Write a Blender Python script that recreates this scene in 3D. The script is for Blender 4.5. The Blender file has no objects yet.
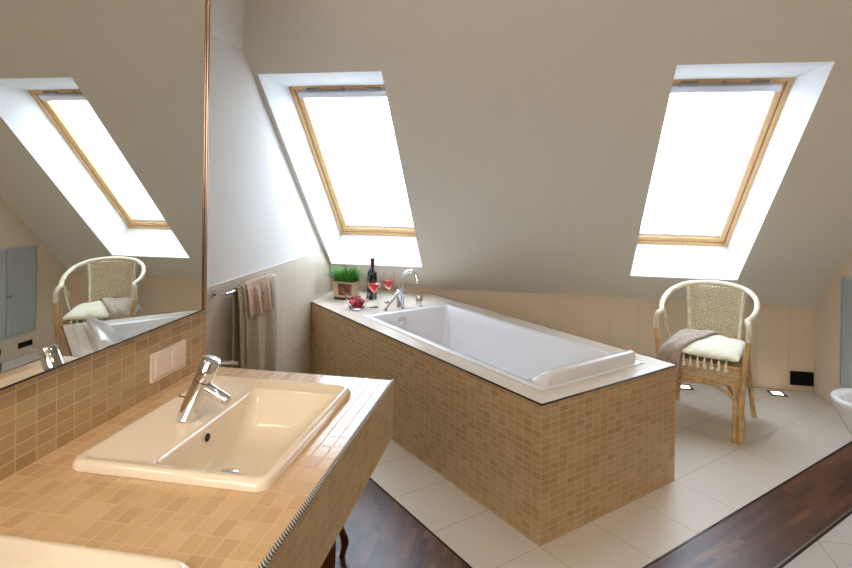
import bpy, bmesh, math, random
from mathutils import Vector, Matrix
random.seed(7)
R = math.radians
SC = bpy.context.scene
COL = SC.collection
PI = math.pi

# ---------------------------------------------------------------- measured room
XM, YE = 0.5485, -2.8575            # mirror wall plane, its far end
ZC, XC, AP = 0.862, 1.183, 0.1765   # vanity counter top, front edge, apron height
ZM = 1.0474                         # mirror lower edge
K, TH = 0.6136, R(44.536)           # knee wall height, roof pitch
W = 3.614                           # room width
HC, YF = 2.60, -6.2                 # flat ceiling, wall behind the camera
HX = 2.2                            # where the left wall starts to lean in
ZD = 0.58                           # bath deck
T1 = (1.650, -2.204)
P = 0.3153                          # floor tile pitch
WD = 3 * P                          # width of the bath surround
ct, st = math.cos(TH), math.sin(TH)
def slope(x, s, d=0.0):             # s up the roof slope, d outwards through it
    return (x, -s * ct + d * st, K + s * st + d * ct)

# ---------------------------------------------------------------- materials
def s2l(c):
    return tuple((v / 12.92 if v <= .04045 else ((v + .055) / 1.055) ** 2.4) for v in [k / 255 for k in c[:3]]) + (1,)
def nmat(name):
    m = bpy.data.materials.new(name); m.use_nodes = True
    nt = m.node_tree; return m, nt, nt.nodes['Principled BSDF']
def mat(name, c, rough=.5, metal=0, noise=0, nscale=8, bump=0, bscale=60, spec=.5, trans=0, ior=1.45, coat=0, sheen=0):
    m, nt, b = nmat(name)
    b.inputs['Base Color'].default_value = s2l(c); b.inputs['Roughness'].default_value = rough
    b.inputs['Metallic'].default_value = metal; b.inputs['Specular IOR Level'].default_value = spec
    b.inputs['Transmission Weight'].default_value = trans; b.inputs['IOR'].default_value = ior
    b.inputs['Coat Weight'].default_value = coat; b.inputs['Sheen Weight'].default_value = sheen
    tc = nt.nodes.new('ShaderNodeTexCoord')
    if noise:
        n = nt.nodes.new('ShaderNodeTexNoise'); n.inputs['Scale'].default_value = nscale; n.inputs['Detail'].default_value = 4
        nt.links.new(tc.outputs['Object'], n.inputs['Vector'])
        r = nt.nodes.new('ShaderNodeValToRGB'); a = s2l([max(0, v * (1 - noise)) for v in c]); d = s2l([min(255, v * (1 + noise)) for v in c])
        r.color_ramp.elements[0].position = .3; r.color_ramp.elements[1].position = .7
        r.color_ramp.elements[0].color = a; r.color_ramp.elements[1].color = d
        nt.links.new(n.outputs['Fac'], r.inputs['Fac']); nt.links.new(r.outputs['Color'], b.inputs['Base Color'])
    if bump:
        n = nt.nodes.new('ShaderNodeTexNoise'); n.inputs['Scale'].default_value = bscale; n.inputs['Detail'].default_value = 6
        nt.links.new(tc.outputs['Object'], n.inputs['Vector'])
        bp = nt.nodes.new('ShaderNodeBump'); bp.inputs['Distance'].default_value = bump; bp.inputs['Strength'].default_value = 1
        nt.links.new(n.outputs['Fac'], bp.inputs['Height']); nt.links.new(bp.outputs['Normal'], b.inputs['Normal'])
    return m
def vm(nt, op, a, b=None):
    n = nt.nodes.new('ShaderNodeVectorMath'); n.operation = op
    nt.links.new(a, n.inputs[0])
    if b is not None:
        if isinstance(b, tuple): n.inputs[1].default_value = b
        else: nt.links.new(b, n.inputs[1])
    return n.outputs[0]
def mm(nt, op, a, b=None, c=None):
    n = nt.nodes.new('ShaderNodeMath'); n.operation = op
    for i, v in enumerate((a, b, c)):
        if v is None: continue
        if isinstance(v, (int, float)): n.inputs[i].default_value = v
        else: nt.links.new(v, n.inputs[i])
    return n.outputs[0]
def ramp(nt, fac, cols):
    r = nt.nodes.new('ShaderNodeValToRGB'); e = r.color_ramp.elements
    while len(e) < len(cols): e.new(.5)
    for i, c in enumerate(cols): e[i].position = i / (len(cols) - 1); e[i].color = s2l(c)
    nt.links.new(fac, r.inputs['Fac']); return r.outputs['Color']
def mix(nt, f, a, b):
    n = nt.nodes.new('ShaderNodeMix'); n.data_type = 'RGBA'
    nt.links.new(f, n.inputs[0])
    for s, v in ((6, a), (7, b)):
        if isinstance(v, tuple): n.inputs[s].default_value = v
        else: nt.links.new(v, n.inputs[s])
    return n.outputs[2]
def tile_mat(name, w, h, g, cols, grout, rough=.3, off=(0, 0), bump=.0008, mottle=.35, ms=25):
    m, nt, b = nmat(name)
    uv = nt.nodes.new('ShaderNodeUVMap').outputs[0]
    v = vm(nt, 'ADD', uv, (off[0] + 50 * w, off[1] + 50 * h, 0)); v = vm(nt, 'DIVIDE', v, (w, h, 1))
    cell = vm(nt, 'FLOOR', v); fr = vm(nt, 'FRACTION', v)
    wn = nt.nodes.new('ShaderNodeTexWhiteNoise'); wn.noise_dimensions = '2D'; nt.links.new(cell, wn.inputs['Vector'])
    sp = nt.nodes.new('ShaderNodeSeparateXYZ'); nt.links.new(fr, sp.inputs[0])
    mx = mm(nt, 'GREATER_THAN', mm(nt, 'ABSOLUTE', mm(nt, 'SUBTRACT', sp.outputs[0], .5)), .5 - g / (2 * w))
    my = mm(nt, 'GREATER_THAN', mm(nt, 'ABSOLUTE', mm(nt, 'SUBTRACT', sp.outputs[1], .5)), .5 - g / (2 * h))
    msk = mm(nt, 'MAXIMUM', mx, my)
    no = nt.nodes.new('ShaderNodeTexNoise'); no.inputs['Scale'].default_value = ms; no.inputs['Detail'].default_value = 3
    nt.links.new(uv, no.inputs['Vector'])
    f = mm(nt, 'ADD', mm(nt, 'MULTIPLY', wn.outputs[0], 1 - mottle), mm(nt, 'MULTIPLY', no.outputs[0], mottle))
    col = mix(nt, msk, ramp(nt, f, cols), s2l(grout))
    nt.links.new(col, b.inputs['Base Color'])
    nt.links.new(mm(nt, 'MULTIPLY_ADD', msk, .8 - rough, rough), b.inputs['Roughness'])
    if bump:
        bp = nt.nodes.new('ShaderNodeBump'); bp.inputs['Distance'].default_value = bump; bp.invert = True
        nt.links.new(msk, bp.inputs['Height']); nt.links.new(bp.outputs['Normal'], b.inputs['Normal'])
    return m
def plank_mat(name, w, L, cols, rough=.3):
    m, nt, b = nmat(name)
    uv = nt.nodes.new('ShaderNodeUVMap').outputs[0]
    s = nt.nodes.new('ShaderNodeSeparateXYZ'); nt.links.new(uv, s.inputs[0])
    row = mm(nt, 'FLOOR', mm(nt, 'DIVIDE', s.outputs[1], w))
    wn = nt.nodes.new('ShaderNodeTexWhiteNoise'); wn.noise_dimensions = '1D'; nt.links.new(row, wn.inputs['W'])
    uu = mm(nt, 'ADD', mm(nt, 'DIVIDE', s.outputs[0], L), mm(nt, 'MULTIPLY', wn.outputs[0], 7.3))
    ci = mm(nt, 'FLOOR', uu)
    cb = nt.nodes.new('ShaderNodeCombineXYZ'); nt.links.new(ci, cb.inputs[0]); nt.links.new(row, cb.inputs[1])
    w2 = nt.nodes.new('ShaderNodeTexWhiteNoise'); w2.noise_dimensions = '2D'; nt.links.new(cb.outputs[0], w2.inputs['Vector'])
    st_ = vm(nt, 'MULTIPLY', uv, (6, 70, 1)); st2 = vm(nt, 'ADD', st_, w2.outputs[1])
    no = nt.nodes.new('ShaderNodeTexNoise'); no.inputs['Scale'].default_value = 1.2; no.inputs['Detail'].default_value = 6
    nt.links.new(st2, no.inputs['Vector'])
    f = mm(nt, 'ADD', mm(nt, 'MULTIPLY', w2.outputs[0], .6), mm(nt, 'MULTIPLY', no.outputs[0], .45))
    fr1 = mm(nt, 'FRACT', mm(nt, 'DIVIDE', s.outputs[1], w)); fr2 = mm(nt, 'FRACT', uu)
    g = mm(nt, 'MAXIMUM', mm(nt, 'LESS_THAN', fr1, .02), mm(nt, 'LESS_THAN', fr2, .004))
    nt.links.new(mix(nt, g, ramp(nt, f, cols), s2l((38, 22, 16))), b.inputs['Base Color'])
    nt.links.new(mm(nt, 'MULTIPLY_ADD', no.outputs[0], .15, rough - .05), b.inputs['Roughness'])
    return m
def stripe_mat(name, c1, c2, p, k=(0, 1, 1), rough=.35, metal=0):
    m, nt, b = nmat(name)
    tc = nt.nodes.new('ShaderNodeTexCoord')
    d = nt.nodes.new('ShaderNodeVectorMath'); d.operation = 'DOT_PRODUCT'; nt.links.new(tc.outputs['Object'], d.inputs[0]); d.inputs[1].default_value = k
    f = mm(nt, 'GREATER_THAN', mm(nt, 'FRACT', mm(nt, 'DIVIDE', mm(nt, 'ADD', d.outputs['Value'], 50), p)), .5)
    nt.links.new(mix(nt, f, s2l(c1), s2l(c2)), b.inputs['Base Color']); b.inputs['Roughness'].default_value = rough; b.inputs['Metallic'].default_value = metal
    return m
def emit(name, c, s):
    m, nt, b = nmat(name); b.inputs['Emission Color'].default_value = s2l(c); b.inputs['Emission Strength'].default_value = s
    b.inputs['Base Color'].default_value = s2l(c); return m
def pine_mat(name):
    m, nt, b = nmat(name); tc = nt.nodes.new('ShaderNodeTexCoord')
    v = vm(nt, 'MULTIPLY', tc.outputs['Object'], (60, 6, 6))
    no = nt.nodes.new('ShaderNodeTexNoise'); no.inputs['Scale'].default_value = 1; no.inputs['Detail'].default_value = 4; nt.links.new(v, no.inputs['Vector'])
    nt.links.new(ramp(nt, no.outputs[0], [(206, 162, 108), (234, 196, 142)]), b.inputs['Base Color']); b.inputs['Roughness'].default_value = .4
    return m

MOS = [(174, 144, 100), (188, 158, 114), (199, 171, 127)]
M = {}
M['paint'] = mat('ceiling_paint', (225, 219, 208), .9, bump=.0004, bscale=180)
M['white'] = mat('white_wall_paint', (232, 230, 226), .85, bump=.0003, bscale=150)
M['reveal'] = mat('white_reveal_paint', (238, 240, 240), .7)
M['cream'] = mat('cream_wall_paint', (222, 205, 182), .8)
M['knee'] = tile_mat('cream_wall_tiles', .2085, .30, .0025, [(222, 202, 174), (227, 207, 180)], (208, 188, 161), .45, off=(-1.571 + .2085 * 8, .0))
M['ltile'] = tile_mat('left_wall_tiles', .205, .313, .0025, [(214, 200, 182), (219, 206, 188)], (192, 178, 160), .3, off=(.876 + 0, -.303))
M['mosaic'] = tile_mat('beige_mosaic', .0525, .0287, .0032, MOS, (214, 192, 152), .35, mottle=.2)
M['mosaic_top'] = tile_mat('beige_mosaic_counter', .0515, .0315, .0026, [(196, 160, 120), (208, 174, 132), (218, 188, 148)], (220, 184, 138), .15, mottle=.2)
M['deck'] = tile_mat('glare_mosaic_deck', .0525, .0287, .002, [(222, 210, 192), (232, 222, 206)], (216, 202, 182), .2, bump=.0005)  # beige mosaic made paler, white window glare put into the colour
M['ftile'] = tile_mat('cream_floor_tiles', P, P, .003, [(220, 210, 196), (225, 215, 201)], (176, 162, 144), .38, bump=.0006)
M['ftile_long'] = tile_mat('cream_long_floor_tiles', P, 2 * P, .003, [(220, 211, 198), (225, 216, 203)], (182, 169, 152), .38, off=(0, P), bump=.0006)
M['ftile2'] = tile_mat('pale_floor_tiles', P, P, .003, [(196, 192, 184), (202, 198, 190)], (148, 138, 126), .38, off=(-2.79 + P * 9, 1.93), bump=.0006)
WC = [(38, 19, 12), (74, 42, 28), (100, 62, 42), (140, 96, 68)]
M['wood'] = plank_mat('dark_plank_floor', .030, .21, WC, .34)
M['dark_trim'] = mat('dark_metal_trim', (40, 34, 30), .35, metal=.6)
M['steel_trim'] = mat('steel_edge_trim', (150, 140, 130), .3, metal=.9)
M['lframe'] = mat('bronze_light_frame', (96, 76, 58), .4, metal=.4)
M['rope'] = stripe_mat('black_and_white_edge_trim', (22, 20, 22), (205, 200, 196), .0085, (1.2, 1, 1.2))
M['acrylic'] = mat('white_bath_acrylic', (236, 236, 238), .12, spec=.5)
M['ceramic'] = mat('cream_glazed_ceramic', (240, 226, 204), .08, spec=.55, coat=.3)
M['wceramic'] = mat('white_glazed_ceramic', (235, 236, 240), .08, coat=.3)
M['chrome'] = mat('polished_chrome', (225, 228, 232), .06, metal=1)
M['darkhole'] = mat('dark_hole', (12, 10, 9), .7)
M['mirror'] = mat('mirror_glass', (226, 226, 220), .0, metal=1)
M['mframe'] = mat('copper_edge_strip', (150, 122, 104), .22, metal=.85)
M['switch'] = mat('white_switch_plastic', (238, 222, 208), .3)
M['pine'] = pine_mat('pine_window_wood')
M['gap'] = mat('dark_gap', (74, 58, 40), .6)
M['flap'] = mat('grey_vent_flap', (150, 150, 150), .35, metal=.3)
M['cassette'] = mat('pale_blind_cassette', (224, 227, 234), .4)
M['rcream'] = mat('pale_rattan_cane', (228, 219, 194), .35, noise=.08, nscale=30)
M['rhoney'] = mat('honey_rattan_cane', (206, 170, 118), .32, noise=.14, nscale=25)
M['weave'] = mat('woven_rattan', (222, 208, 176), .5, noise=.12, nscale=90)
M['weaveh'] = mat('honey_woven_rattan', (216, 192, 150), .5, noise=.14, nscale=90)
M['throw'] = mat('cream_fleece', (240, 236, 212), .95, noise=.06, nscale=40, bump=.004, bscale=160, sheen=.3)
M['grey'] = mat('taupe_fabric', (174, 158, 140), .95, noise=.08, nscale=60, bump=.002, bscale=220, sheen=.3)
M['taupe'] = mat('brown_terry', (184, 156, 130), .95, noise=.08, nscale=60, bump=.002, bscale=260, sheen=.3)
M['emb'] = mat('darker_stitching', (134, 108, 86), .9)
M['waffle'] = stripe_mat('khaki_ribbed_towel', (192, 182, 154), (160, 148, 120), .011, (0, .15, 1), .95)
M['towelc'] = mat('pale_towel_border', (206, 200, 180), .95, bump=.002, bscale=200)
M['leaf'] = mat('grass_green', (72, 136, 50), .5, noise=.25, nscale=30)
M['soil'] = mat('soil', (50, 36, 26), .95)
M['pot'] = stripe_mat('beige_wicker_pot', (206, 190, 158), (180, 160, 124), .012, (0, 0, 1), .6)
M['potb'] = mat('brown_pot_base', (96, 66, 44), .6)
M['bottle'] = mat('dark_bottle_glass', (16, 18, 22), .08, spec=.6, coat=.5)
M['caps'] = mat('red_foil_capsule', (110, 34, 34), .35, metal=.3)
M['blabel'] = mat('dark_bottle_label', (48, 46, 58), .6)
M['glass'] = mat('clear_glass', (255, 255, 255), .0, trans=1, ior=1.15)
M['wine'] = mat('rose_wine', (238, 92, 84), .05, trans=.75, ior=1.33)
M['berry'] = mat('red_berries', (168, 54, 62), .45, noise=.2, nscale=60)
M['alu'] = mat('brushed_aluminium', (190, 191, 188), .35, metal=.4)
M['frost'] = mat('frosted_glass', (204, 210, 208), .35, spec=.6)
M['frost'].node_tree.nodes['Principled BSDF'].inputs['Alpha'].default_value = .6
M['cabin'] = mat('pale_cabinet_interior', (214, 212, 206), .6)
M['lampglow'] = emit('floor_lamp_glow', (255, 240, 214), 4.5)
M['stool'] = mat('dark_red_brown_wood', (104, 48, 20), .35, noise=.2, nscale=20)
M['spot'] = emit('spot_lamp_glow', (255, 214, 160), 12)
# label on the planter: dark card with an orange shape
m, nt, b = nmat('planter_picture'); tc = nt.nodes.new('ShaderNodeTexCoord')
no = nt.nodes.new('ShaderNodeTexNoise'); no.inputs['Scale'].default_value = 22; no.inputs['Detail'].default_value = 2; nt.links.new(tc.outputs['Object'], no.inputs['Vector'])
nt.links.new(ramp(nt, no.outputs[0], [(34, 22, 20), (52, 28, 24), (150, 84, 50), (214, 150, 104)]), b.inputs['Base Color']); b.inputs['Roughness'].default_value = .4; M['pic'] = m
# roller blind: thin white cloth that lets the sky through
m = bpy.data.materials.new('white_roller_blind'); m.use_nodes = True; nt = m.node_tree; nt.nodes.clear()
o_ = nt.nodes.new('ShaderNodeOutputMaterial'); tr = nt.nodes.new('ShaderNodeBsdfTransparent'); tl = nt.nodes.new('ShaderNodeBsdfTranslucent'); mxs = nt.nodes.new('ShaderNodeMixShader')
tl.inputs[0].default_value = (.95, .96, 1, 1); tr.inputs[0].default_value = (.97, .98, 1, 1); mxs.inputs[0].default_value = .4
nt.links.new(tr.outputs[0], mxs.inputs[1]); nt.links.new(tl.outputs[0], mxs.inputs[2]); nt.links.new(mxs.outputs[0], o_.inputs[0]); M['blind'] = m

# ---------------------------------------------------------------- mesh builder
class MB:
    def __init__(s): s.v = []; s.f = []; s.m = []
    def poly(s, pts, m=0):
        i = len(s.v); s.v += [tuple(p) for p in pts]; s.f.append(tuple(range(i, i + len(pts)))); s.m.append(m); return s
    def box(s, x0, x1, y0, y1, z0, z1, m=0, f=None):
        c = [(x0, y0, z0), (x1, y0, z0), (x1, y1, z0), (x0, y1, z0), (x0, y0, z1), (x1, y0, z1), (x1, y1, z1), (x0, y1, z1)]
        if f: c = [f(*p) for p in c]
        i = len(s.v); s.v += c
        for q in ((0, 3, 2, 1), (4, 5, 6, 7), (0, 1, 5, 4), (1, 2, 6, 5), (2, 3, 7, 6), (3, 0, 4, 7)):
            s.f.append(tuple(i + k for k in q)); s.m.append(m)
        return s
    def loft(s, loops, m=0, cap0=True, cap1=True, closed=True):
        n = len(loops[0]); i = len(s.v)
        for L in loops: s.v += [tuple(p) for p in L]
        for a in range(len(loops) - 1):
            for k in range(n if closed else n - 1):
                k2 = (k + 1) % n
                s.f.append((i + a * n + k, i + a * n + k2, i + (a + 1) * n + k2, i + (a + 1) * n + k)); s.m.append(m)
        if cap0: s.f.append(tuple(i + k for k in reversed(range(n)))); s.m.append(m)
        if cap1: s.f.append(tuple(i + (len(loops) - 1) * n + k for k in range(n))); s.m.append(m)
        return s
    def tube(s, path, r, seg=8, m=0):
        pts = [Vector(p) for p in path]; n = len(pts)
        rr = r if isinstance(r, (list, tuple)) else [r] * n
        up = None; loops = []
        for i in range(n):
            t = (pts[min(i + 1, n - 1)] - pts[max(i - 1, 0)]).normalized()
            if up is None: up = t.orthogonal().normalized()
            else:
                up = up - t * up.dot(t); up = up.normalized() if up.length > 1e-6 else t.orthogonal().normalized()
            sd = t.cross(up)
            loops.append([pts[i] + (up * math.cos(2 * PI * k / seg) + sd * math.sin(2 * PI * k / seg)) * rr[i] for k in range(seg)])
        return s.loft(loops, m)
    def lathe(s, prof, c=(0, 0, 0), seg=24, m=0, cap0=True, cap1=True):
        return s.loft([[(c[0] + r * math.cos(2 * PI * k / seg), c[1] + r * math.sin(2 * PI * k / seg), c[2] + z) for k in range(seg)] for r, z in prof], m, cap0, cap1)
    def build(s, name, mats, parent=None, loc=None, rz=0, smooth=False, bevel=0, swap=False, bseg=2, sub=0, fixn=True, solid=0):
        me = bpy.data.meshes.new(name); me.from_pydata(s.v, [], s.f)
        if not isinstance(mats, (list, tuple)): mats = [mats]
        for k in mats: me.materials.append(k if not isinstance(k, str) else M[k])
        for p, k in zip(me.polygons, s.m): p.material_index = k
        if fixn:
            bm = bmesh.new(); bm.from_mesh(me); bmesh.ops.recalc_face_normals(bm, faces=bm.faces); bm.to_mesh(me); bm.free()
        uvl = me.uv_layers.new(name='UVMap')
        for p in me.polygons:
            n = p.normal; ax = max(range(3), key=lambda i: abs(n[i]))
            for li in p.loop_indices:
                c = me.vertices[me.loops[li].vertex_index].co
                if ax == 2: uv = (c.y, c.x) if swap else (c.x, c.y)
                elif ax == 0: uv = (c.y, c.z)
                else: uv = (c.x, c.z)
                uvl.data[li].uv = uv
        o = bpy.data.objects.new(name, me); COL.objects.link(o)
        if loc: o.location = loc
        o.rotation_euler.z = rz
        if parent: o.parent = parent
        if smooth:
            for p in me.polygons: p.use_smooth = True
        if bevel:
            b = o.modifiers.new('bevel', 'BEVEL'); b.width = bevel; b.segments = bseg; b.limit_method = 'ANGLE'; b.angle_limit = R(40)
        if solid:
            d = o.modifiers.new('solid', 'SOLIDIFY'); d.thickness = solid; d.offset = 0
        if sub:
            d = o.modifiers.new('sub', 'SUBSURF'); d.levels = sub; d.render_levels = sub
        return o
def autosmooth(o, a=35):
    for p in o.data.polygons: p.use_smooth = True
    bm = bmesh.new(); bm.from_mesh(o.data)
    for e in bm.edges:
        if len(e.link_faces) == 2 and e.calc_face_angle(0) > R(a): e.smooth = False
    bm.to_mesh(o.data); bm.free(); return o
def tag(o, label, cat, group=None):
    o['label'] = label; o['category'] = cat
    if group: o['group'] = group
    return o
def thing(name, label, cat, loc=(0, 0, 0), rz=0, group=None):
    o = bpy.data.objects.new(name, None); COL.objects.link(o); o.location = loc; o.rotation_euler.z = rz
    o.empty_display_size = .1
    return tag(o, label, cat, group)
def struct(o): o['kind'] = 'structure'; return o
def holed(u0, u1, v0, v1, holes):           # rectangle with rectangular holes -> list of rects
    us = sorted({u0, u1} | {h[0] for h in holes} | {h[1] for h in holes}); vs = sorted({v0, v1} | {h[2] for h in holes} | {h[3] for h in holes})
    out = []
    for a, b in zip(us, us[1:]):
        for c, d in zip(vs, vs[1:]):
            x, y = (a + b) / 2, (c + d) / 2
            if x < u0 or x > u1 or y < v0 or y > v1: continue
            if not any(h[0] < x < h[1] and h[2] < y < h[3] for h in holes): out.append((a, b, c, d))
    return out
def rrect(x0, x1, y0, y1, r, z, n=6):
    r = max(min(r, (x1 - x0) / 2 - 1e-4, (y1 - y0) / 2 - 1e-4), 1e-4); pts = []
    for cx, cy, a in ((x1 - r, y1 - r, 0), (x0 + r, y1 - r, 90), (x0 + r, y0 + r, 180), (x1 - r, y0 + r, 270)):
        for k in range(n + 1):
            t = R(a + 90 * k / n); pts.append((cx + r * math.cos(t), cy + r * math.sin(t), z))
    return pts
def spline(pts, n=8):                        # Catmull-Rom
    P_ = [Vector(p) for p in pts]; P_ = [P_[0] * 2 - P_[1]] + P_ + [P_[-1] * 2 - P_[-2]]; out = []
    for i in range(1, len(P_) - 2):
        a, b, c, d = P_[i - 1:i + 3]
        for k in range(n):
            t = k / n; out.append(.5 * ((2 * b) + (c - a) * t + (2 * a - 5 * b + 4 * c - d) * t * t + (3 * b - a - 3 * c + d) * t ** 3))
    out.append(P_[-2]); return out

# ---------------------------------------------------------------- floor
def clip(poly, f):                          # keep f(p) >= 0
    out = []
    for i, p in enumerate(poly):
        q = poly[(i + 1) % len(poly)]; a, b = f(p), f(q)
        if a >= 0: out.append(p)
        if a * b < 0: t = a / (a - b); out.append((p[0] + (q[0] - p[0]) * t, p[1] + (q[1] - p[1]) * t))
    return out
h2 = math.sqrt(.5)
A_ = lambda p: ((p[0] - T1[0]) - (p[1] - T1[1])) * h2
B_ = lambda p: ((p[0] - T1[0]) + (p[1] - T1[1])) * h2
ROOM = [(0, YF), (W, YF), (W, 0), (0, 0)]
S0, S1 = P, P + .292
def floor_part(mt, rules, rot, swap=False):
    pl = ROOM
    for r in rules: pl = clip(pl, r)
    if rot:                                 # local frame aligned with the bath
        pts = [(A_(p), B_(p)) for p in pl]; o = MB().poly([(x, y, 0) for x, y in pts]).poly([(x, y, -.05) for x, y in pts]).build('floor', mt, loc=(T1[0], T1[1], 0), rz=R(-45), swap=swap, fixn=False)
    else:
        o = MB().poly([(x, y, 0) for x, y in pl]).poly([(x, y, -.05) for x, y in pl]).build('floor', mt, swap=swap, fixn=False)
    return struct(o)
floor_part('ftile', [lambda p: S0 - A_(p), lambda p: B_(p) + P, lambda p: 3 * P - B_(p)], True)
floor_part('ftile_long', [lambda p: S0 - A_(p), lambda p: B_(p) - 3 * P], True)
floor_part('wood', [lambda p: A_(p) - S0, lambda p: S1 - A_(p), lambda p: B_(p) + P], True, True)
floor_part('ftile2', [lambda p: A_(p) - S1, lambda p: B_(p) + P], False)
floor_part('wood', [lambda p: -P - B_(p)], False, True)
mb = MB(); mb.box(S0 - .004, S0 + .005, -P, 2.52, -.01, .0015); struct(mb.build('trim_1', 'dark_trim', loc=(T1[0], T1[1], 0), rz=R(-45)))
mb = MB(); mb.box(S1 - .004, S1 + .006, -P, 2.23, -.01, .003); struct(mb.build('trim_2', 'dark_trim', loc=(T1[0], T1[1], 0), rz=R(-45)))
mb = MB(); mb.box(S1 - .012, S1 - .004, -P, 2.23, -.01, .002); struct(mb.build('trim_3', 'steel_trim', loc=(T1[0], T1[1], 0), rz=R(-45)))
mb = MB(); mb.box(-1.9, S0, -P - .005, -P + .003, -.01, .0015); struct(mb.build('trim_4', 'dark_trim', loc=(T1[0], T1[1], 0), rz=R(-45)))

# ---------------------------------------------------------------- walls
KT, TT = .9328, .007
yt = lambda z: -(z - K) * ct / st           # y of the roof slope at height z
mb = MB()                                    # left wall: paint above, tiles below
mb.poly([(0, YF, 0), (0, YF, HX), (0, yt(HX), HX), (0, 0, K), (0, 0, 0)], 0)
mb.poly([(TT, YE, 0), (TT, YE, KT), (TT, yt(KT), KT), (TT, 0, K), (TT, 0, 0)], 1)
mb.poly([(0, YE, KT), (TT, YE, KT), (TT, yt(KT), KT), (0, yt(KT), KT)], 2)
struct(mb.build('wall_left', ['white', 'ltile', 'reveal'], fixn=False))
mb = MB(); mb.poly([(0, 0, 0), (W, 0, 0), (W, 0, K), (0, 0, K)]); mb.box(0, W, .001, .12, 0, K - .002)
struct(mb.build('wall_back', 'knee', fixn=False))
CABH = (-.91, -.372, .182, .897)
VH = [(-.535, -.395, .068, .115), (-.83, -.69, .068, .115)]
mb = MB()
ztop = lambda y: min(HC, K - y * st / ct)
ys = sorted({YF, -2.018, 0, -.15, -.372, -.395, -.535, -.69, -.83, -.91})
for a, b in zip(ys, ys[1:]):
    m_ = (a + b) / 2; cuts = [(h[2], h[3]) for h in [CABH] + VH if h[0] < m_ < h[1]]; cuts.sort(); z = 0
    for c, d in cuts: mb.poly([(W, a, z), (W, b, z), (W, b, c), (W, a, c)]); z = d
    mb.poly([(W, a, z), (W, b, z), (W, b, ztop(b)), (W, a, ztop(a))])
struct(mb.build('wall_right', 'cream', fixn=False))
mb = MB(); mb.poly([(0, YF, 0), (W, YF, 0), (W, YF, HC), (0, YF, HC)]); struct(mb.build('wall_front', 'cream', fixn=False))
# mirror wall: partition with the mosaic splashback on its face
mb = MB(); mb.box(0.001, XM - .008, YF + .001, YE, 0, HC, 0)
mb.box(XM - .008, XM, YF + .001, YE, 0, ZM, 1)
struct(mb.build('wall_vanity', ['cream', 'mosaic'], loc=(0, 0, 0)))

# ---------------------------------------------------------------- ceiling with skylight openings
SW = [(0.0311, 0.7685), (2.3084, 3.0281)]
s0, s1 = .2841, 2.0983
D0 = .30
stp = (HC - K) / st
mb = MB()
for a, b, c, d in holed(0, W, 0, stp, [(x0, x1, s0, s1) for x0, x1 in SW]):
    mb.poly([slope(a, c), slope(b, c), slope(b, d), slope(a, d)], 0)
yc = yt(HC)
mb.poly([(0, yc, HC), (W, yc, HC), (W, YF, HC), (0, YF, HC)], 0)
hx = .6 * (HC - HX)
mb.poly([(0, yt(HX), HX), (hx, yt(HC), HC), (hx, YF, HC), (0, YF, HX)], 2)
sT = s1 - D0 * ct / st                      # horizontal head reveal
for x0, x1 in SW:
    mb.poly([slope(x0, s0), slope(x1, s0), slope(x1, s0, D0), slope(x0, s0, D0)], 1)
    mb.poly([slope(x0, s1), slope(x1, s1), slope(x1, sT, D0), slope(x0, sT, D0)], 1)
    for x in (x0, x1): mb.poly([slope(x, s0), slope(x, s0, D0), slope(x, sT, D0), slope(x, s1)], 1)
struct(mb.build('ceiling', ['paint', 'reveal', 'white'], fixn=False))

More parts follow.
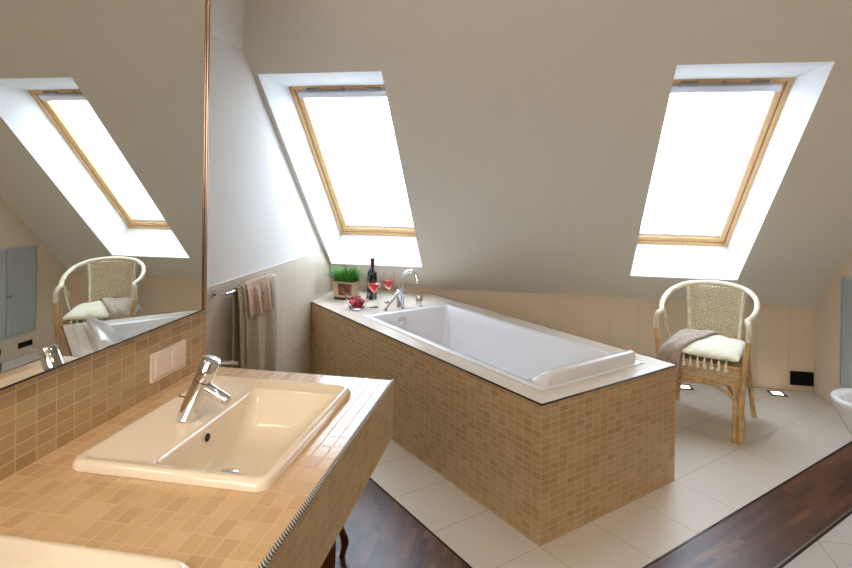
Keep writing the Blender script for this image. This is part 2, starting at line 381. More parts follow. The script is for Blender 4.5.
def make_window(n, x0, x1):
    e = bpy.data.objects.new('window_%d' % n, None); COL.objects.link(e); struct(e); e.location = slope((x0 + x1) / 2, (s0 + sT) / 2, D0)
    inv = e.location
    L = lambda mb, a, b, c, d, p, q, m=0: mb.box(a, b, c, d, p, q, m, f=lambda x, s, dd: tuple(Vector(slope(x, s, dd)) - inv))
    def ring(a, b, c, d, w, p, q, name, mt, wb=None):
        mb = MB(); wb = wb or w
        L(mb, a, a + w, c, d, p, q); L(mb, b - w, b, c, d, p, q); L(mb, a + w, b - w, c, c + wb, p, q); L(mb, a + w, b - w, d - w, d, p, q)
        return mb.build(name, mt, e, bevel=.003)
    ring(x0 - .01, x1 + .01, s0 - .01, sT + .01, .038, D0, D0 + .09, 'window_frame', 'pine')
    ring(x0 + .026, x1 - .026, s0 + .026, sT - .026, .008, D0 + .02, D0 + .09, 'frame_gap', 'gap')  # dark strip in place of the shaded gap between frame and sash
    ring(x0 + .032, x1 - .032, s0 + .032, sT - .032, .038, D0 + .012, D0 + .08, 'window_sash', 'pine')
    mb = MB(); L(mb, x0 + .068, x1 - .068, s0 + .068, sT - .066, D0 + .055, D0 + .059); g = mb.build('window_pane', 'glass', e)
    mb = MB(); L(mb, x0 + .0705, x1 - .0705, s0 + .088, sT - .09, D0 + .040, D0 + .0405); mb.build('roller_blind', 'blind', e)
    mb = MB(); L(mb, x0 + .05, x1 - .05, sT - .085, sT - .046, D0 - .008, D0 + .03); mb.build('blind_cassette', 'cassette', e, bevel=.006)
    mb = MB(); L(mb, x0 + .05, x1 - .05, sT - .104, sT - .085, D0 + .006, D0 + .04); mb.build('blind_cassette_shade', 'cassette', e, bevel=.002)
    mb = MB(); L(mb, x0 + .0705, x1 - .0705, s0 + .074, s0 + .090, D0 + .03, D0 + .045); xm_ = (x0 + x1) / 2
    L(mb, xm_ - .015, xm_ + .015, s0 + .074, s0 + .104, D0 + .022, D0 + .04); mb.build('blind_bar', 'cassette', e)
    mb = MB(); f_ = lambda x, s, d: tuple(Vector(slope(x, s, d)) - inv)
    mb.tube([f_(x0 + .12, sT - .028, D0 - .014), f_(x1 - .12, sT - .028, D0 - .014)], .006, 10)
    for xx in (x0 + .17, xm_, x1 - .17): L(mb, xx - (.012 if xx == xm_ else .05), xx + (.012 if xx == xm_ else .05), sT - .038, sT - .016, D0 - .018, D0 + .002)
    mb.build('vent_flap', 'flap', e, bevel=.004)
    # outside: daylight enters here
    l = bpy.data.lights.new('daylight_portal', 'AREA'); l.shape = 'RECTANGLE'; l.size = x1 - x0 - .1; l.size_y = sT - s0 - .1
    l.cycles.is_portal = True
    lo = bpy.data.objects.new('daylight_portal', l); COL.objects.link(lo); lo.location = slope(xm_, (s0 + sT) / 2, D0 + .12)
    lo.rotation_euler = (-TH, 0, 0) if False else Vector((0, -st, -ct)).to_track_quat('-Z', 'X').to_euler()
    l.size, l.size_y = sT - s0 - .1, x1 - x0 - .1
for i, (a, b) in enumerate(SW): make_window(i + 1, a, b)

# ---------------------------------------------------------------- bath surround and bath
Lf = T1[0] / h2
rzb = R(-45); loc = (T1[0], T1[1], ZD)
X0 = -Lf; XB = -(2 * 0 + (T1[0] - .002) / h2)
toab = lambda x, y: (A_((x, y)), B_((x, y)))
g0 = .0085                                  # clear of the wall tiles
def lineA(x):                               # where the deck edges meet the wall
    return toab(x, T1[1] + (T1[0] - x))
pA = toab(g0, T1[1] + (T1[0] - g0)); p00 = toab(g0, -.002)
tb = toab(T1[0] + WD * h2 - (abs(T1[1]) - WD * h2 - .002), -.002)
a0, a1 = -1.76, -.05
sur = thing('bath_surround', 'built-in bath surround of small beige mosaic tiles standing diagonally on the cream floor', 'bath surround', (T1[0], T1[1], ZD), rzb)
OUT = [pA, (0, 0), (0, WD), (tb[0], WD), p00]
mb = MB()
for i in range(5):
    p, q = OUT[i], OUT[(i + 1) % 5]; mb.poly([(p[0], p[1], -ZD), (q[0], q[1], -ZD), (q[0], q[1], -.003), (p[0], p[1], -.003)])
mb.build('tiled_side', 'mosaic', sur)
RIM = (-1.735, -.100, .100, .835)            # bath opening in the deck
RI = (RIM[0] + .02, RIM[1] - .02, RIM[2] + .02, RIM[3] - .02)
mb = MB(); mb.poly([(pA[0], 0, 0), (a0, 0, 0), (a0, WD, 0), (tb[0], WD, 0), (p00[0], p00[1], 0)])
for a, b, c, d in holed(a0, 0, 0, WD, [RI]): mb.poly([(a, c, 0), (b, c, 0), (b, d, 0), (a, d, 0)])
for p in mb.f: pass
mb.build('tiled_deck', 'deck', sur, fixn=False)
mb = MB()
for p, q in ((OUT[0], OUT[1]), (OUT[1], OUT[2]), (OUT[2], OUT[3])):
    mb.tube([(p[0], p[1], -.003), (q[0], q[1], -.003)], .0042, 6)
mb.build('edge_trim', 'dark_trim', sur)

bath = thing('bathtub', 'long white acrylic bathtub sunk into the tiled surround under the left skylight', 'bathtub', (T1[0], T1[1], ZD), rzb)
mb = MB(); x0, x1, y0, y1 = RIM
LO = [rrect(x0, x1, y0, y1, .015, .0005), rrect(x0, x1, y0, y1, .015, .005), rrect(x0 + .004, x1 - .004, y0 + .004, y1 - .004, .014, .0075),
      rrect(-1.677, -.219, .140, .764, .016, .0075), rrect(-1.671, -.226, .146, .758, .018, .003), rrect(-1.655, -.29, .156, .748, .035, -.06),
      rrect(-1.63, -.42, .172, .732, .06, -.22), rrect(-1.60, -.56, .20, .705, .09, -.36), rrect(-1.54, -.66, .25, .66, .09, -.40), rrect(-1.4, -.8, .35, .55, .08, -.405)]
mb.loft(LO, 0, cap0=False, cap1=True)
autosmooth(mb.build('tub_shell', 'acrylic', bath, fixn=False), 50)
mb = MB()                                   # raised headrest along the foot end
prof = [(-.112, .004), (-.110, .008), (-.110, .060), (-.116, .067), (-.135, .069), (-.150, .064), (-.175, .048), (-.205, .026), (-.235, .004), (-.27, -.03), (-.24, -.03), (-.112, .0)]
lp = []
for yb, k in ((.150, .0), (.158, .25), (.166, .7), (.174, .93), (.186, 1.0), (.762, 1.0), (.768, .96), (.770, .85)):
    lp.append([(a, yb, (z - .007) * (k if z > .007 else 1) + .007) for a, z in prof])
mb.loft(lp); autosmooth(mb.build('headrest', 'acrylic', bath), 60)
mb = MB(); prof = [(.0, .0), (.034, .0), (.036, .006), (.030, .012), (.012, .014), (.012, .026), (.0, .028)]
mb.loft([[(-1.664 + z, .372 + r * math.cos(t), -.062 + r * math.sin(t)) for t in [2 * PI * k / 24 for k in range(24)]] for r, z in [(max(r, .0005), z) for r, z in prof]])
autosmooth(mb.build('overflow_knob', 'chrome', bath))
mb = MB(); mb.lathe([(.0005, -.404), (.035, -.404), (.035, -.398), (.0005, -.396)], (-1.2, .47, 0)); mb.build('drain', 'chrome', bath, smooth=True)

# taps on the deck: everything in the bath frame
def toW(a, b, z=ZD): return (T1[0] + (a + b) * h2, T1[1] + (b - a) * h2, z)
tp = thing('bath_tap', 'chrome bath mixer tap with tall swan neck spout at the head of the bathtub', 'tap', (.690, -.60, ZD), 0)
mb = MB(); mb.lathe([(.030, 0), (.032, .003), (.030, .008), (.029, .012), (.029, .085), (.033, .090), (.033, .122), (.026, .130), (.0005, .132)], seg=20)
autosmooth(mb.build('body', 'chrome', tp))
mb = MB()
sp_ = spline([(.006, 0, .115), (.012, 0, .16), (.016, .003, .205), (.035, .0, .245), (.075, -.01, .262), (.108, -.02, .245), (.124, -.026, .205), (.128, -.028, .185)], 6)
mb.tube(sp_, [.0145] * (len(sp_) - 3) + [.0135, .015, .0145], 12); autosmooth(mb.build('spout', 'chrome', tp))
sh = thing('hand_shower', 'slim chrome hand shower resting diagonally in its holder left of the swan neck tap', 'hand shower', (.612, -.728, ZD), 0)
mb = MB(); mb.lathe([(.019, 0), (.020, .004), (.016, .010), (.013, .016), (.0005, .018)], seg=16); autosmooth(mb.build('holder', 'chrome', sh))
mb = MB(); mb.tube([(0, 0, .012), (.02, .028, .04), (.05, .070, .085), (.064, .09, .108)], [.010, .011, .0125, .013], 12); autosmooth(mb.build('handle', 'chrome', sh))
kn = tag(MB().lathe([(.026, 0), (.027, .003), (.024, .006), (.024, .070), (.022, .075), (.0005, .076)], seg=20).build('tap_knob', 'chrome', loc=(.808, -.517, ZD)), 'short cylindrical chrome tap knob on the bath deck, right of the swan neck tap', 'tap knob')
autosmooth(kn)

# ---------------------------------------------------------------- planter, bottle, glasses, bowl
pz = thing('potted_grass', 'bushy green herb in a beige pot with a dark picture label, in the corner of the bath deck', 'potted plant', (.222, -.395, ZD + .001), R(-12))
def orect(w, d, z, r=.03): return rrect(-w, w, -d, d, r, z, 5)
mb = MB(); mb.loft([orect(.083, .06, 0), orect(.086, .062, .02)], 1, cap1=False); mb.loft([orect(.086, .062, .02), orect(.096, .07, .125), orect(.099, .073, .128), orect(.099, .073, .136), orect(.092, .066, .136), orect(.09, .064, .118)], 0, cap0=False, cap1=False)
autosmooth(mb.build('pot', ['pot', 'potb'], pz))
mb = MB(); mb.poly(orect(.0905, .0645, .119)); mb.build('soil', 'soil', pz)
mb = MB(); mb.loft([[(-.030, -.0625, .034), (.076, -.0625, .034), (.076, -.066, .034), (-.030, -.066, .034)], [(-.034, -.070, .124), (.084, -.070, .124), (.084, -.0745, .124), (-.034, -.0745, .124)]]); mb.build('picture_label', 'pic', pz)
mb = MB()
for i in range(560):
    a, r = random.random() * 2 * PI, math.sqrt(random.random()); x, y = r * .085 * math.cos(a), r * .058 * math.sin(a)
    h = .06 + .10 * random.random(); lean = .03 + .10 * random.random(); aa = math.atan2(y, x) + random.uniform(-.8, .8)
    dx, dy = math.cos(aa) * lean * (r + .3), math.sin(aa) * lean * (r + .3) * .7; w = random.uniform(.002, .0038); b2 = aa + PI / 2
    wx, wy = w * math.cos(b2), w * math.sin(b2); pts = []
    for k in range(4):
        t = k / 3; q = 1 - t * t * .95; c = (x + dx * t * t, y + dy * t * t, .12 + h * (t - .25 * t * t * lean * 8))
        pts.append([(c[0] - wx * q, c[1] - wy * q, c[2]), (c[0] + wx * q, c[1] + wy * q, c[2])])
    mb.loft(pts, 0, False, False, closed=False)
mb.build('leaves', 'leaf', pz, fixn=False)

bt = thing('wine_bottle', 'dark wine bottle with red capsule standing between the potted herb and the glasses', 'bottle', (.418, -.375, ZD + .001))
mb = MB(); mb.lathe([(.030, 0), (.036, .004), (.0375, .012), (.0375, .19), (.036, .205), (.028, .222), (.017, .236), (.0145, .25), (.014, .262)], seg=24); autosmooth(mb.build('glass_body', 'bottle', bt), 60)
mb = MB(); mb.lathe([(.0143, .240), (.0150, .245), (.0150, .295), (.0165, .297), (.0165, .306), (.015, .310), (.0005, .310)], seg=20, cap0=False); autosmooth(mb.build('capsule', 'caps', bt))
mb = MB(); mb.lathe([(.0378, .06), (.0381, .06), (.0381, .16), (.0378, .16)], seg=24, cap0=False, cap1=False); autosmooth(mb.build('label', 'blabel', bt))

def wine_glass(x, y, label, hb):
    t = thing('wine_glass', label, 'wine glass', (x, y, ZD + .001), 0, 'two glasses of rose wine')
    q = [(.0005, 0), (.034, 0), (.034, .0015), (.008, .005), (.0038, .010), (.0034, hb - .012), (.006, hb - .004), (.018, hb + .012), (.044, hb + .048), (.0475, hb + .060), (.045, hb + .085), (.037, hb + .13)]
    inn = [(.0355, hb + .13), (.0435, hb + .085), (.046, hb + .060), (.0425, hb + .049), (.017, hb + .0145), (.0005, hb + .004)]
    mb = MB(); mb.lathe(q + inn, seg=28, cap0=True, cap1=True); o = mb.build('glass', 'glass', t); autosmooth(o, 60)
    mb = MB(); mb.lathe([(.0005, hb + .0045), (.0165, hb + .0155), (.0422, hb + .050), (.0455, hb + .060), (.0452, hb + .066), (.0005, hb + .066)], seg=28); autosmooth(mb.build('wine', 'wine', t), 60)
wine_glass(.505, -.635, 'wine glass with pink wine nearer the glass bowl, in front of the dark bottle', .100)
wine_glass(.565, -.455, 'wine glass with pink wine between the dark bottle and the swan neck tap', .095)
bl = tag(MB().lathe([(.0005, 0), (.045, 0), (.050, .003), (.066, .03), (.082, .07), (.088, .103), (.0855, .104), (.0795, .071), (.0635, .032), (.047, .006), (.0005, .005)], seg=32).build('glass_bowl', 'glass', loc=(.400, -.70, ZD + .001)), 'clear glass bowl holding red berries on the bath deck in front of the pot', 'bowl')
autosmooth(bl, 60)
mb = MB(); mb.lathe([(.001, -.014), (.009, -.012), (.015, -.003), (.0155, .004), (.012, .011), (.005, .014), (.001, .0142)], seg=12)
b0 = mb.build('red_berry', 'berry', smooth=True, loc=(.4, -.7, ZD + .022))
spots = [(.0, .0, .022)] + [(.031 * math.cos(k * PI / 3), .031 * math.sin(k * PI / 3), .024) for k in range(6)] + \
        [(.044 * math.cos(k * 2 * PI / 9 + .3), .044 * math.sin(k * 2 * PI / 9 + .3), .046) for k in range(9)] + [(.017 * math.cos(k * PI / 2 + .4), .017 * math.sin(k * PI / 2 + .4), .050) for k in range(4)] + [(.02, -.03, .066), (-.028, .0, .068), (.005, .024, .069)]
for i, (x, y, z) in enumerate(spots):
    o = b0 if i == 0 else b0.copy()
    if i: COL.objects.link(o)
    o.location = (.4 + x, -.7 + y, ZD + .001 + z); o.rotation_euler = (random.uniform(-1, 1), random.uniform(-1, 1), random.random() * 6)
    tag(o, 'small red berry piled inside the clear glass bowl', 'berry', 'red berries in the glass bowl')

# ---------------------------------------------------------------- vanity counter
CX0 = XM + .0005; YN = -5.3
vc = thing('vanity_counter', 'beige mosaic tiled vanity counter cantilevered from the mirror wall', 'counter', (XC, YE, ZC))
bas = [(.640, 1.093, -3.540, -2.978), (.640, 1.093, -4.372, -3.772)]
l = lambda x, y: (x - XC, y - YE)
mb = MB()
for a, b, c, d in holed(CX0, XC, YN, YE, [(q[0] + .03, q[1] - .03, q[2] + .03, q[3] - .03) for q in bas]):
    p, q = l(a, c), l(b, d); mb.poly([(p[0], p[1], 0), (q[0], p[1], 0), (q[0], q[1], 0), (p[0], q[1], 0)])
mb.build('tiled_top', 'mosaic_top', vc, swap=True, fixn=False)
p, q = l(CX0, YN), l(XC, YE)
mb = MB()
mb.poly([(0, p[1], -AP), (0, 0, -AP), (0, 0, 0), (0, p[1], 0)]); mb.poly([(p[0], 0, -AP), (0, 0, -AP), (0, 0, 0), (p[0], 0, 0)]); mb.poly([(p[0], p[1], -AP), (0, p[1], -AP), (0, 0, -AP), (p[0], 0, -AP)]); mb.poly([(p[0], p[1], -AP), (0, p[1], -AP), (0, p[1], 0), (p[0], p[1], 0)])
mb.build('tiled_apron', 'mosaic', vc)
mb = MB(); mb.tube([(0, p[1], -.001), (0, 0, -.001)], .0055, 8); mb.tube([(p[0], 0, -.002), (0, 0, -.002)], .003, 6); mb.build('edge_trim', 'rope', vc)

def basin(q, label, faucet_label):
    x0, x1, y0, y1 = q
    t = thing('washbasin', label, 'washbasin', ((x0 + x1) / 2, (y0 + y1) / 2, ZC))
    cx, cy = (x0 + x1) / 2, (y0 + y1) / 2
    f = lambda a, b, c, d, r, z: rrect(a - cx, b - cx, c - cy, d - cy, r, z, 7)
    bx0, bx1, by0, by1 = x0 + .170, x1 - .028, y0 + .046, y1 - .06
    LO = [f(x0, x1, y0, y1, .03, .0008), f(x0 + .001, x1 - .001, y0 + .001, y1 - .001, .03, .014), f(x0 + .007, x1 - .007, y0 + .007, y1 - .007, .03, .021), f(x0 + .022, x1 - .016, y0 + .02, y1 - .02, .022, .022),
          f(x0 + .032, x1 - .020, y0 + .026, y1 - .026, .02, .013), f(bx0 - .006, bx1 + .004, by0 - .006, by1 + .006, .022, .0125), f(bx0, bx1, by0, by1, .022, .009),
          f(bx0 + .002, bx1 - .018, by0 + .004, by1 - .012, .03, -.010), f(bx0 + .006, bx1 - .055, by0 + .012, by1 - .04, .04, -.05), f(bx0 + .012, bx1 - .09, by0 + .03, by1 - .08, .045, -.085), f(bx0 + .024, bx1 - .12, by0 + .07, by1 - .13, .03, -.098)]
    mb = MB(); mb.loft(LO, 0, False, True)
    # oval overflow
    o = mb.build('basin_shell', 'ceramic', t, fixn=False); autosmooth(o, 70)
    oy = (by0 + by1) / 2 - cy - .03
    mb = MB(); mb.loft([[(bx0 - cx + .001 + d, oy + .0125 * k * math.cos(a), -.020 + .012 * k * math.sin(a)) for a in [2 * PI * j / 20 for j in range(20)]] for d, k in ((.0, 1), (.010, 1), (.010, .8), (.0, .78))], 0, True, False)
    mb.build('overflow_ring', 'chrome', t)
    mb = MB(); mb.loft([[(bx0 - cx + .002 + d, oy + .0098 * math.cos(a), -.020 + .0094 * math.sin(a)) for a in [2 * PI * j / 20 for j in range(20)]] for d in (.003, .0105)]); mb.build('overflow_hole', 'darkhole', t)
    mb = MB(); mb.lathe([(.0005, -.099), (.024, -.099), (.024, -.094), (.018, -.091), (.0005, -.0905)], (bx0 - cx + .075, -.05, 0)); autosmooth(mb.build('drain', 'chrome', t))
    ft = thing('basin_tap', faucet_label, 'tap', (x0 + .115, (by0 + by1) / 2 - .012, ZC + .0158))
    ax = Vector((.062, .006, .150)); 
    mb = MB(); mb.tube([(0, 0, 0), (0, 0, .002), ax * .645], [.0265, .0262, .0245], 24); autosmooth(mb.build('body', 'chrome', ft), 60)
    mb = MB(); mb.tube([ax * .66, ax * .99, ax * 1.0], [.0245, .0235, .0215], 24); autosmooth(mb.build('handle_cap', 'chrome', ft), 60)
    mb = MB(); mb.tube([ax * .67, ax * .64], .0225, 24); mb.build('joint_ring', 'darkhole', ft)
    mb = MB(); c = ax * .92; mb.tube([c + Vector((.010, .004, .004)), c + Vector((.070, .010, .004))], [.0042, .0034], 10); autosmooth(mb.build('lever', 'chrome', ft))
    mb = MB(); c = ax * .56; mb.tube([c, c + Vector((.036, -.004, -.014)), c + Vector((.074, -.008, -.030)), c + Vector((.078, -.009, -.032))], [.0155, .0145, .0135, .0115], 20); autosmooth(mb.build('spout', 'chrome', ft), 60)
    mb = MB(); mb.tube([(-.005, .0, .05), (-.021, .0, .052)], .0022, 8); mb.tube([(-.020, .0, .052), (-.025, 0, .052)], .0042, 8); mb.build('pop_up_rod', 'chrome', ft)
basin(bas[0], 'rectangular cream ceramic washbasin set in the counter beside the bath', 'chrome basin tap leaning over the fully visible washbasin')
basin(bas[1], 'cream ceramic washbasin cut off at the lower left corner of the photo', 'chrome tap of the washbasin nearest the camera')

# light switches
sw = thing('light_switch', 'double white light switch on the mosaic splashback below the mirror', 'light switch', (XM + .0005, -3.063, .942))
mb = MB(); mb.loft([[(x, y, z) for y, z, _ in rrect(-.082, .082, -.042, .042, .005, 0)] for x in (0, .008)]); mb.build('frame', 'switch', sw, bevel=.002)
for s in (-1, 1):
    mb = MB(); c = .0385 * s; mb.loft([[(x, y + c, z) for y, z, _ in rrect(-.031 + k, .031 - k, -.031 + k, .031 - k, .004, 0)] for x, k in ((.006, 0), (.0105, 0), (.0125, .0025))]); mb.build('rocker', 'switch', sw)

# mirror
MT = 2.55
mi = thing('mirror', 'large mirror filling the wall above the mosaic splashback, with a copper edge strip', 'mirror', (XM + .030, -3.0, 1.0615), .008)
MH = MT - 1.0615
mb = MB(); mb.box(-.018, .0, -2.28, .078, .003, MH); mb.build('mirror_glass', 'mirror', mi)
mb = MB(); mb.tube([(-.006, .088, .001), (-.006, .088, MH)], .0095, 14); mb.tube([(.004, .079, .001), (.004, .079, MH)], .004, 8); autosmooth(mb.build('edge_strip', 'mframe', mi))
mb = MB(); mb.box(-.018, .0015, -2.28, .080, -.0005, .003); mb.build('bottom_strip', 'dark_trim', mi)  # thin dark strip along the lower edge of the glass

# ---------------------------------------------------------------- towels and rail
tr_ = thing('towel_rail', 'slim chrome towel rail on the tiled wall left of the bath', 'towel rail', (TT, -1.61, .893))
mb = MB(); mb.tube([(.065, -.285, 0), (.065, .285, 0)], .008, 10); autosmooth(mb.build('bar', 'chrome', tr_))
for s in (-1, 1):
    mb = MB(); mb.tube([(0.0005,   .282 * s, 0), (.066, .282 * s, 0)], .0075, 10); mb.tube([(0.0005, .282 * s, 0), (.006, .282 * s, 0)], .016, 14); autosmooth(mb.build('bracket', 'chrome', tr_))
def drape(y0, y1, zf, zb, xr, amp, thick, nf=44, phase=0, taper=0):
    prof = []                               # front bottom -> over the bar -> back bottom
    for k in range(16): t = k / 15; prof.append((xr, zf + (-.0 - zf) * t, 1 - t))
    for k in range(1, 8): a = PI * k / 8; prof.append((xr * math.cos(a), xr * math.sin(a), 0))
    for k in range(10): t = k / 9; prof.append((-xr, zb * t, .3 * t))
    rows = []
    for j in range(nf + 1):
        v = j / nf; row = []
        for (x, z, w) in prof:
            yy = y0 + (y1 - y0) * v; yy += taper * w * (.5 - v) * -2
            f = math.sin(v * PI * 5.2 + phase) * .6 + math.sin(v * PI * 9.1 + 1.7 + phase) * .3
            row.append((x + (amp * w ** .6 * (f + .9) if x > 0 else 0), yy, z))
        rows.append(row)
    mb = MB(); n = len(prof)
    mb.loft([[r[i] for r in rows] for i in range(n)], 0, False, False, closed=False); return mb
bw = thing('bath_towel', 'long khaki waffle towel with pale border hanging from the chrome rail', 'towel', (TT + .065, -1.60, .893))
o = drape(-.195, .225, -.68, -.055 * 9, .0125, .028, .006).build('towel_cloth', 'waffle', bw, smooth=True, solid=.007)
o = drape(.222, .262, -.68, -.45, .0125, .010, .006, 6).build('towel_border', 'towelc', bw, smooth=True, solid=.007)
o = drape(-.150, -.105, -.66, -.02, .0215, .030, .006, 6, .7).build('towel_border', 'towelc', bw, smooth=True, solid=.006)
gt = thing('guest_towel', 'small brown hand towel with stitched motif, folded over the long towel on the rail', 'towel', (TT + .065, -1.53, .893))
o = drape(-.20, .105, -.165, -.14, .024, .022, .006, 24, 2.0, .0).build('towel_cloth', 'taupe', gt, smooth=True, solid=.009)
mb = MB()
for z in range(7): mb.box(.0385 + .0, .072, -.012 + .006 * (z % 2), .012 + .006 * (z % 2), -.05 - z * .013, -.045 - z * .013)
mb2 = MB()
for k in range(6):
    mb2.tube(spline([(.052, -.062 + .02 * math.sin(k * 2.1), -.045 - k * .014), (.054, -.046, -.05 - k * .014), (.052, -.032 - .01 * math.sin(k), -.044 - k * .014)], 3), .0022, 5)
mb2.build('stitched_motif', 'emb', gt)

# ---------------------------------------------------------------- rattan chair
ch = thing('rattan_armchair', 'pale rattan armchair with woven back standing on the cream floor beside the bath', 'chair', (2.70, -.705, 0), R(-25.5))
def leg(pts, r, mt, extra=None):
    mb = MB(); mb.tube(spline(pts, 5), r, 10)
    if extra: mb.tube(spline(extra[0], 5), extra[1], 8)
    autosmooth(mb.build('leg', mt, ch), 60)
for s in (-1, 1):
    leg([(.222 * s, -.25, 0), (.222 * s, -.25, .2), (.234 * s, -.252, .42), (.244 * s, -.250, .52), (.252 * s, -.246, .58), (.2535 * s, -.243, .605)], .0155, 'rhoney',
        ([(.190 * s, -.246, 0), (.190 * s, -.246, .18), (.192 * s, -.246, .335)], .0145))
    leg([(.232 * s, .25, 0), (.215 * s, .235, .15), (.198 * s, .215, .34), (.19 * s, .205, .40)], .0155, 'rhoney')
pts = [(.2530, -.245, .585), (.255, -.238, .635), (.250, -.218, .676), (.238, -.185, .690), (.247, -.140, .697), (.262, -.07, .712), (.265, .02, .740), (.246, .12, .775), (.186, .225, .805), (.095, .278, .820), (0, .292, .825)]  # pale bow runs down over the leg tops, sunlit glare put into colour
arch = spline(pts + [(-x, y, z) for x, y, z in reversed(pts[:-1])], 6)
mb = MB(); mb.tube(arch, .0165, 12); autosmooth(mb.build('arm_bow', 'rcream', ch), 60)
for s in (-1, 1):                           # posts of the back, slender side canes
    mb = MB(); mb.tube(spline([(.150 * s, .200, .34), (.148 * s, .205, .46), (.158 * s, .235, .65), (.172 * s, .238, .802)], 5), .0125, 10); autosmooth(mb.build('back_post', 'rcream', ch), 60)
    mb = MB(); mb.tube(spline([(.205 * s, .0, .40), (.232 * s, -.06, .55), (.238 * s, -.135, .69)], 5), .0105, 8)
    mb.tube(spline([(.222 * s, -.04, .60), (.244 * s, -.06, .66), (.246 * s, -.10, .70)], 5), .005, 6); autosmooth(mb.build('arm_cane', 'rcream', ch), 60)
def bx(z):                                  # half width / y of the back panel at height z
    t = (z - .42) / .40; return .150 + .018 * max(0, t), .203 + .047 * min(1, max(0, t)) ** .8
def ztopx(x): return .812 - .45 * x * x
mb = MB(); NS = 15
for k in range(NS):
    u_ = -1 + 2 * (k + .5) / NS; p_ = []
    for j in range(9):
        z = .40 + (ztopx(u_ * .165) - .40) * j / 8; hw, y = bx(z); p_.append((u_ * (hw - .008), y + .012 * (1 - u_ * u_), z))
    mb.tube(p_, .0028, 5)
nr = 44
for k in range(nr):
    z = .43 + k * .0093; hw, y = bx(z); p_ = []; n = 46
    for j in range(n + 1):
        u_ = -1 + 2 * j / n; x = u_ * (hw - .006)
        if z > ztopx(x) - .006: continue
        p_.append((x, y + .012 * (1 - u_ * u_) + .0052 * math.sin((u_ + 1) / 2 * NS * PI + k * PI) + .0, z + .0012 * math.sin(j * 1.7 + k * 2.3)))
    if len(p_) > 6: mb.tube(p_, .0044, 5)
mb.build('woven_back', 'weave', ch, smooth=True)
# seat rim and woven skirt
SR = [(-.225, -.255), (.225, -.255), (.20, .215), (-.20, .215)]
def rim(z, grow=0):
    out = []
    for i in range(4):
        p, q = Vector(SR[i]), Vector(SR[(i + 1) % 4])
        for k in range(14): out.append(p.lerp(q, k / 14) * (1 + grow))
    res = []
    n = len(out)
    for i in range(n):
        v = (out[i - 1] + out[i] * 2 + out[(i + 1) % n]) / 4; res.append((v.x, v.y, z))
    return res
mb = MB(); mb.poly(rim(.425, -.02)); mb.poly(list(reversed(rim(.405, -.02)))); mb.build('seat', 'weaveh', ch)
mb = MB()
for k in range(11):
    z = .338 + k * .0088; lo = rim(z); n = len(lo); p_ = []
    for i in range(n + 1):
        a = lo[i % n]
        for h in (0, 1):
            b = lo[(i + 1) % n]; q_ = Vector(a).lerp(Vector(b), h / 2); d = Vector((q_.x, q_.y, 0)).normalized(); w = .004 * (1 if (i * 2 + h + k * 1) % 2 else -1)
            p_.append((q_.x + d.x * w, q_.y + d.y * w, z))
    mb.tube(p_, .0046, 5)
for i in range(0, 56, 2): a = rim(0)[i]; mb.tube([(a[0], a[1], .334), (a[0], a[1], .432)], .0034, 5)
mb.build('woven_skirt', 'weaveh', ch, smooth=True)
mb = MB()
for z, r_ in ((.330, .010), (.427, .011)):
    q_ = rim(z); mb.tube(q_ + q_[:2], r_, 8)
autosmooth(mb.build('seat_frame', 'rhoney', ch), 60)
def brace(p): mb = MB(); mb.tube(spline(p, 6), .0095, 8); autosmooth(mb.build('brace', 'rhoney', ch), 60)
brace([(.208, -.25, .20), (.17, -.25, .262), (.09, -.25, .302), (0, -.25, .315), (-.09, -.25, .302), (-.17, -.25, .262), (-.208, -.25, .20)])
for s in (-1, 1):
    brace([(.215 * s, -.235, .19), (.213 * s, -.19, .25), (.21 * s, -.12, .295), (.205 * s, -.02, .315)])
    brace([(.208 * s, .225, .20), (.206 * s, .17, .27), (.206 * s, .08, .31), (.206 * s, -.0, .32)])
brace([(.205, .225, .22), (.15, .22, .285), (0, .215, .318), (-.15, .22, .285), (-.205, .225, .22)])
brace([(.205, -.24, .22), (.08, -.02, .300), (-.06, .09, .300), (-.19, .22, .27)])

# cream throw with tassels, grey cloth
th_ = thing('tasselled_throw', 'folded cream fleecy throw with tassels lying on the seat of the rattan armchair', 'throw', (2.70, -.705, .432), R(-25.5))
def cushion(x0, x1, y0, y1, z0, hgt, nx=26, ny=20, f=None, e=.35):
    mb = MB(); top = []; bot = []
    for i in range(nx + 1):
        rt_, rb = [], []
        for j in range(ny + 1):
            u_, v_ = 2 * i / nx - 1, 2 * j / ny - 1
            k = (max(0, 1 - abs(u_) ** 4) ** e) * (max(0, 1 - abs(v_) ** 4) ** e)
            x, y = (x0 + x1) / 2 + (x1 - x0) / 2 * u_, (y0 + y1) / 2 + (y1 - y0) / 2 * v_
            z = f(x, y, u_, v_) if f else 0
            rt_.append((x, y, z0 + z + hgt * (.5 + .5 * k))); rb.append((x, y, z0 + z + hgt * (.5 - .5 * k)))
        top.append(rt_); bot.append(rb)
    mb.loft(top, 0, False, False, closed=False); mb.loft(bot, 0, False, False, closed=False)
    return mb
CU = (-.195, .205, -.262, .165)             # footprint of the folded throw
def ctop(x, y):
    u_ = (x - (CU[0] + CU[1]) / 2) / ((CU[1] - CU[0]) / 2); v_ = (y - (CU[2] + CU[3]) / 2) / ((CU[3] - CU[2]) / 2)
    u_, v_ = max(-1, min(1, u_)), max(-1, min(1, v_))
    k = (1 - abs(u_) ** 4) ** .4 * (1 - abs(v_) ** 3.5) ** .45
    return k * (.082 + .016 * v_ + .006 * math.sin(x * 31 + 1) + .005 * math.sin(y * 27 + x * 12))
mb = MB(); nx, ny = 34, 26
cell = [[(CU[0] + (CU[1] - CU[0]) * (.5 - .5 * math.cos(PI * i / nx)), CU[2] + (CU[3] - CU[2]) * (.5 - .5 * math.cos(PI * j / ny))) for j in range(ny + 1)] for i in range(nx + 1)]
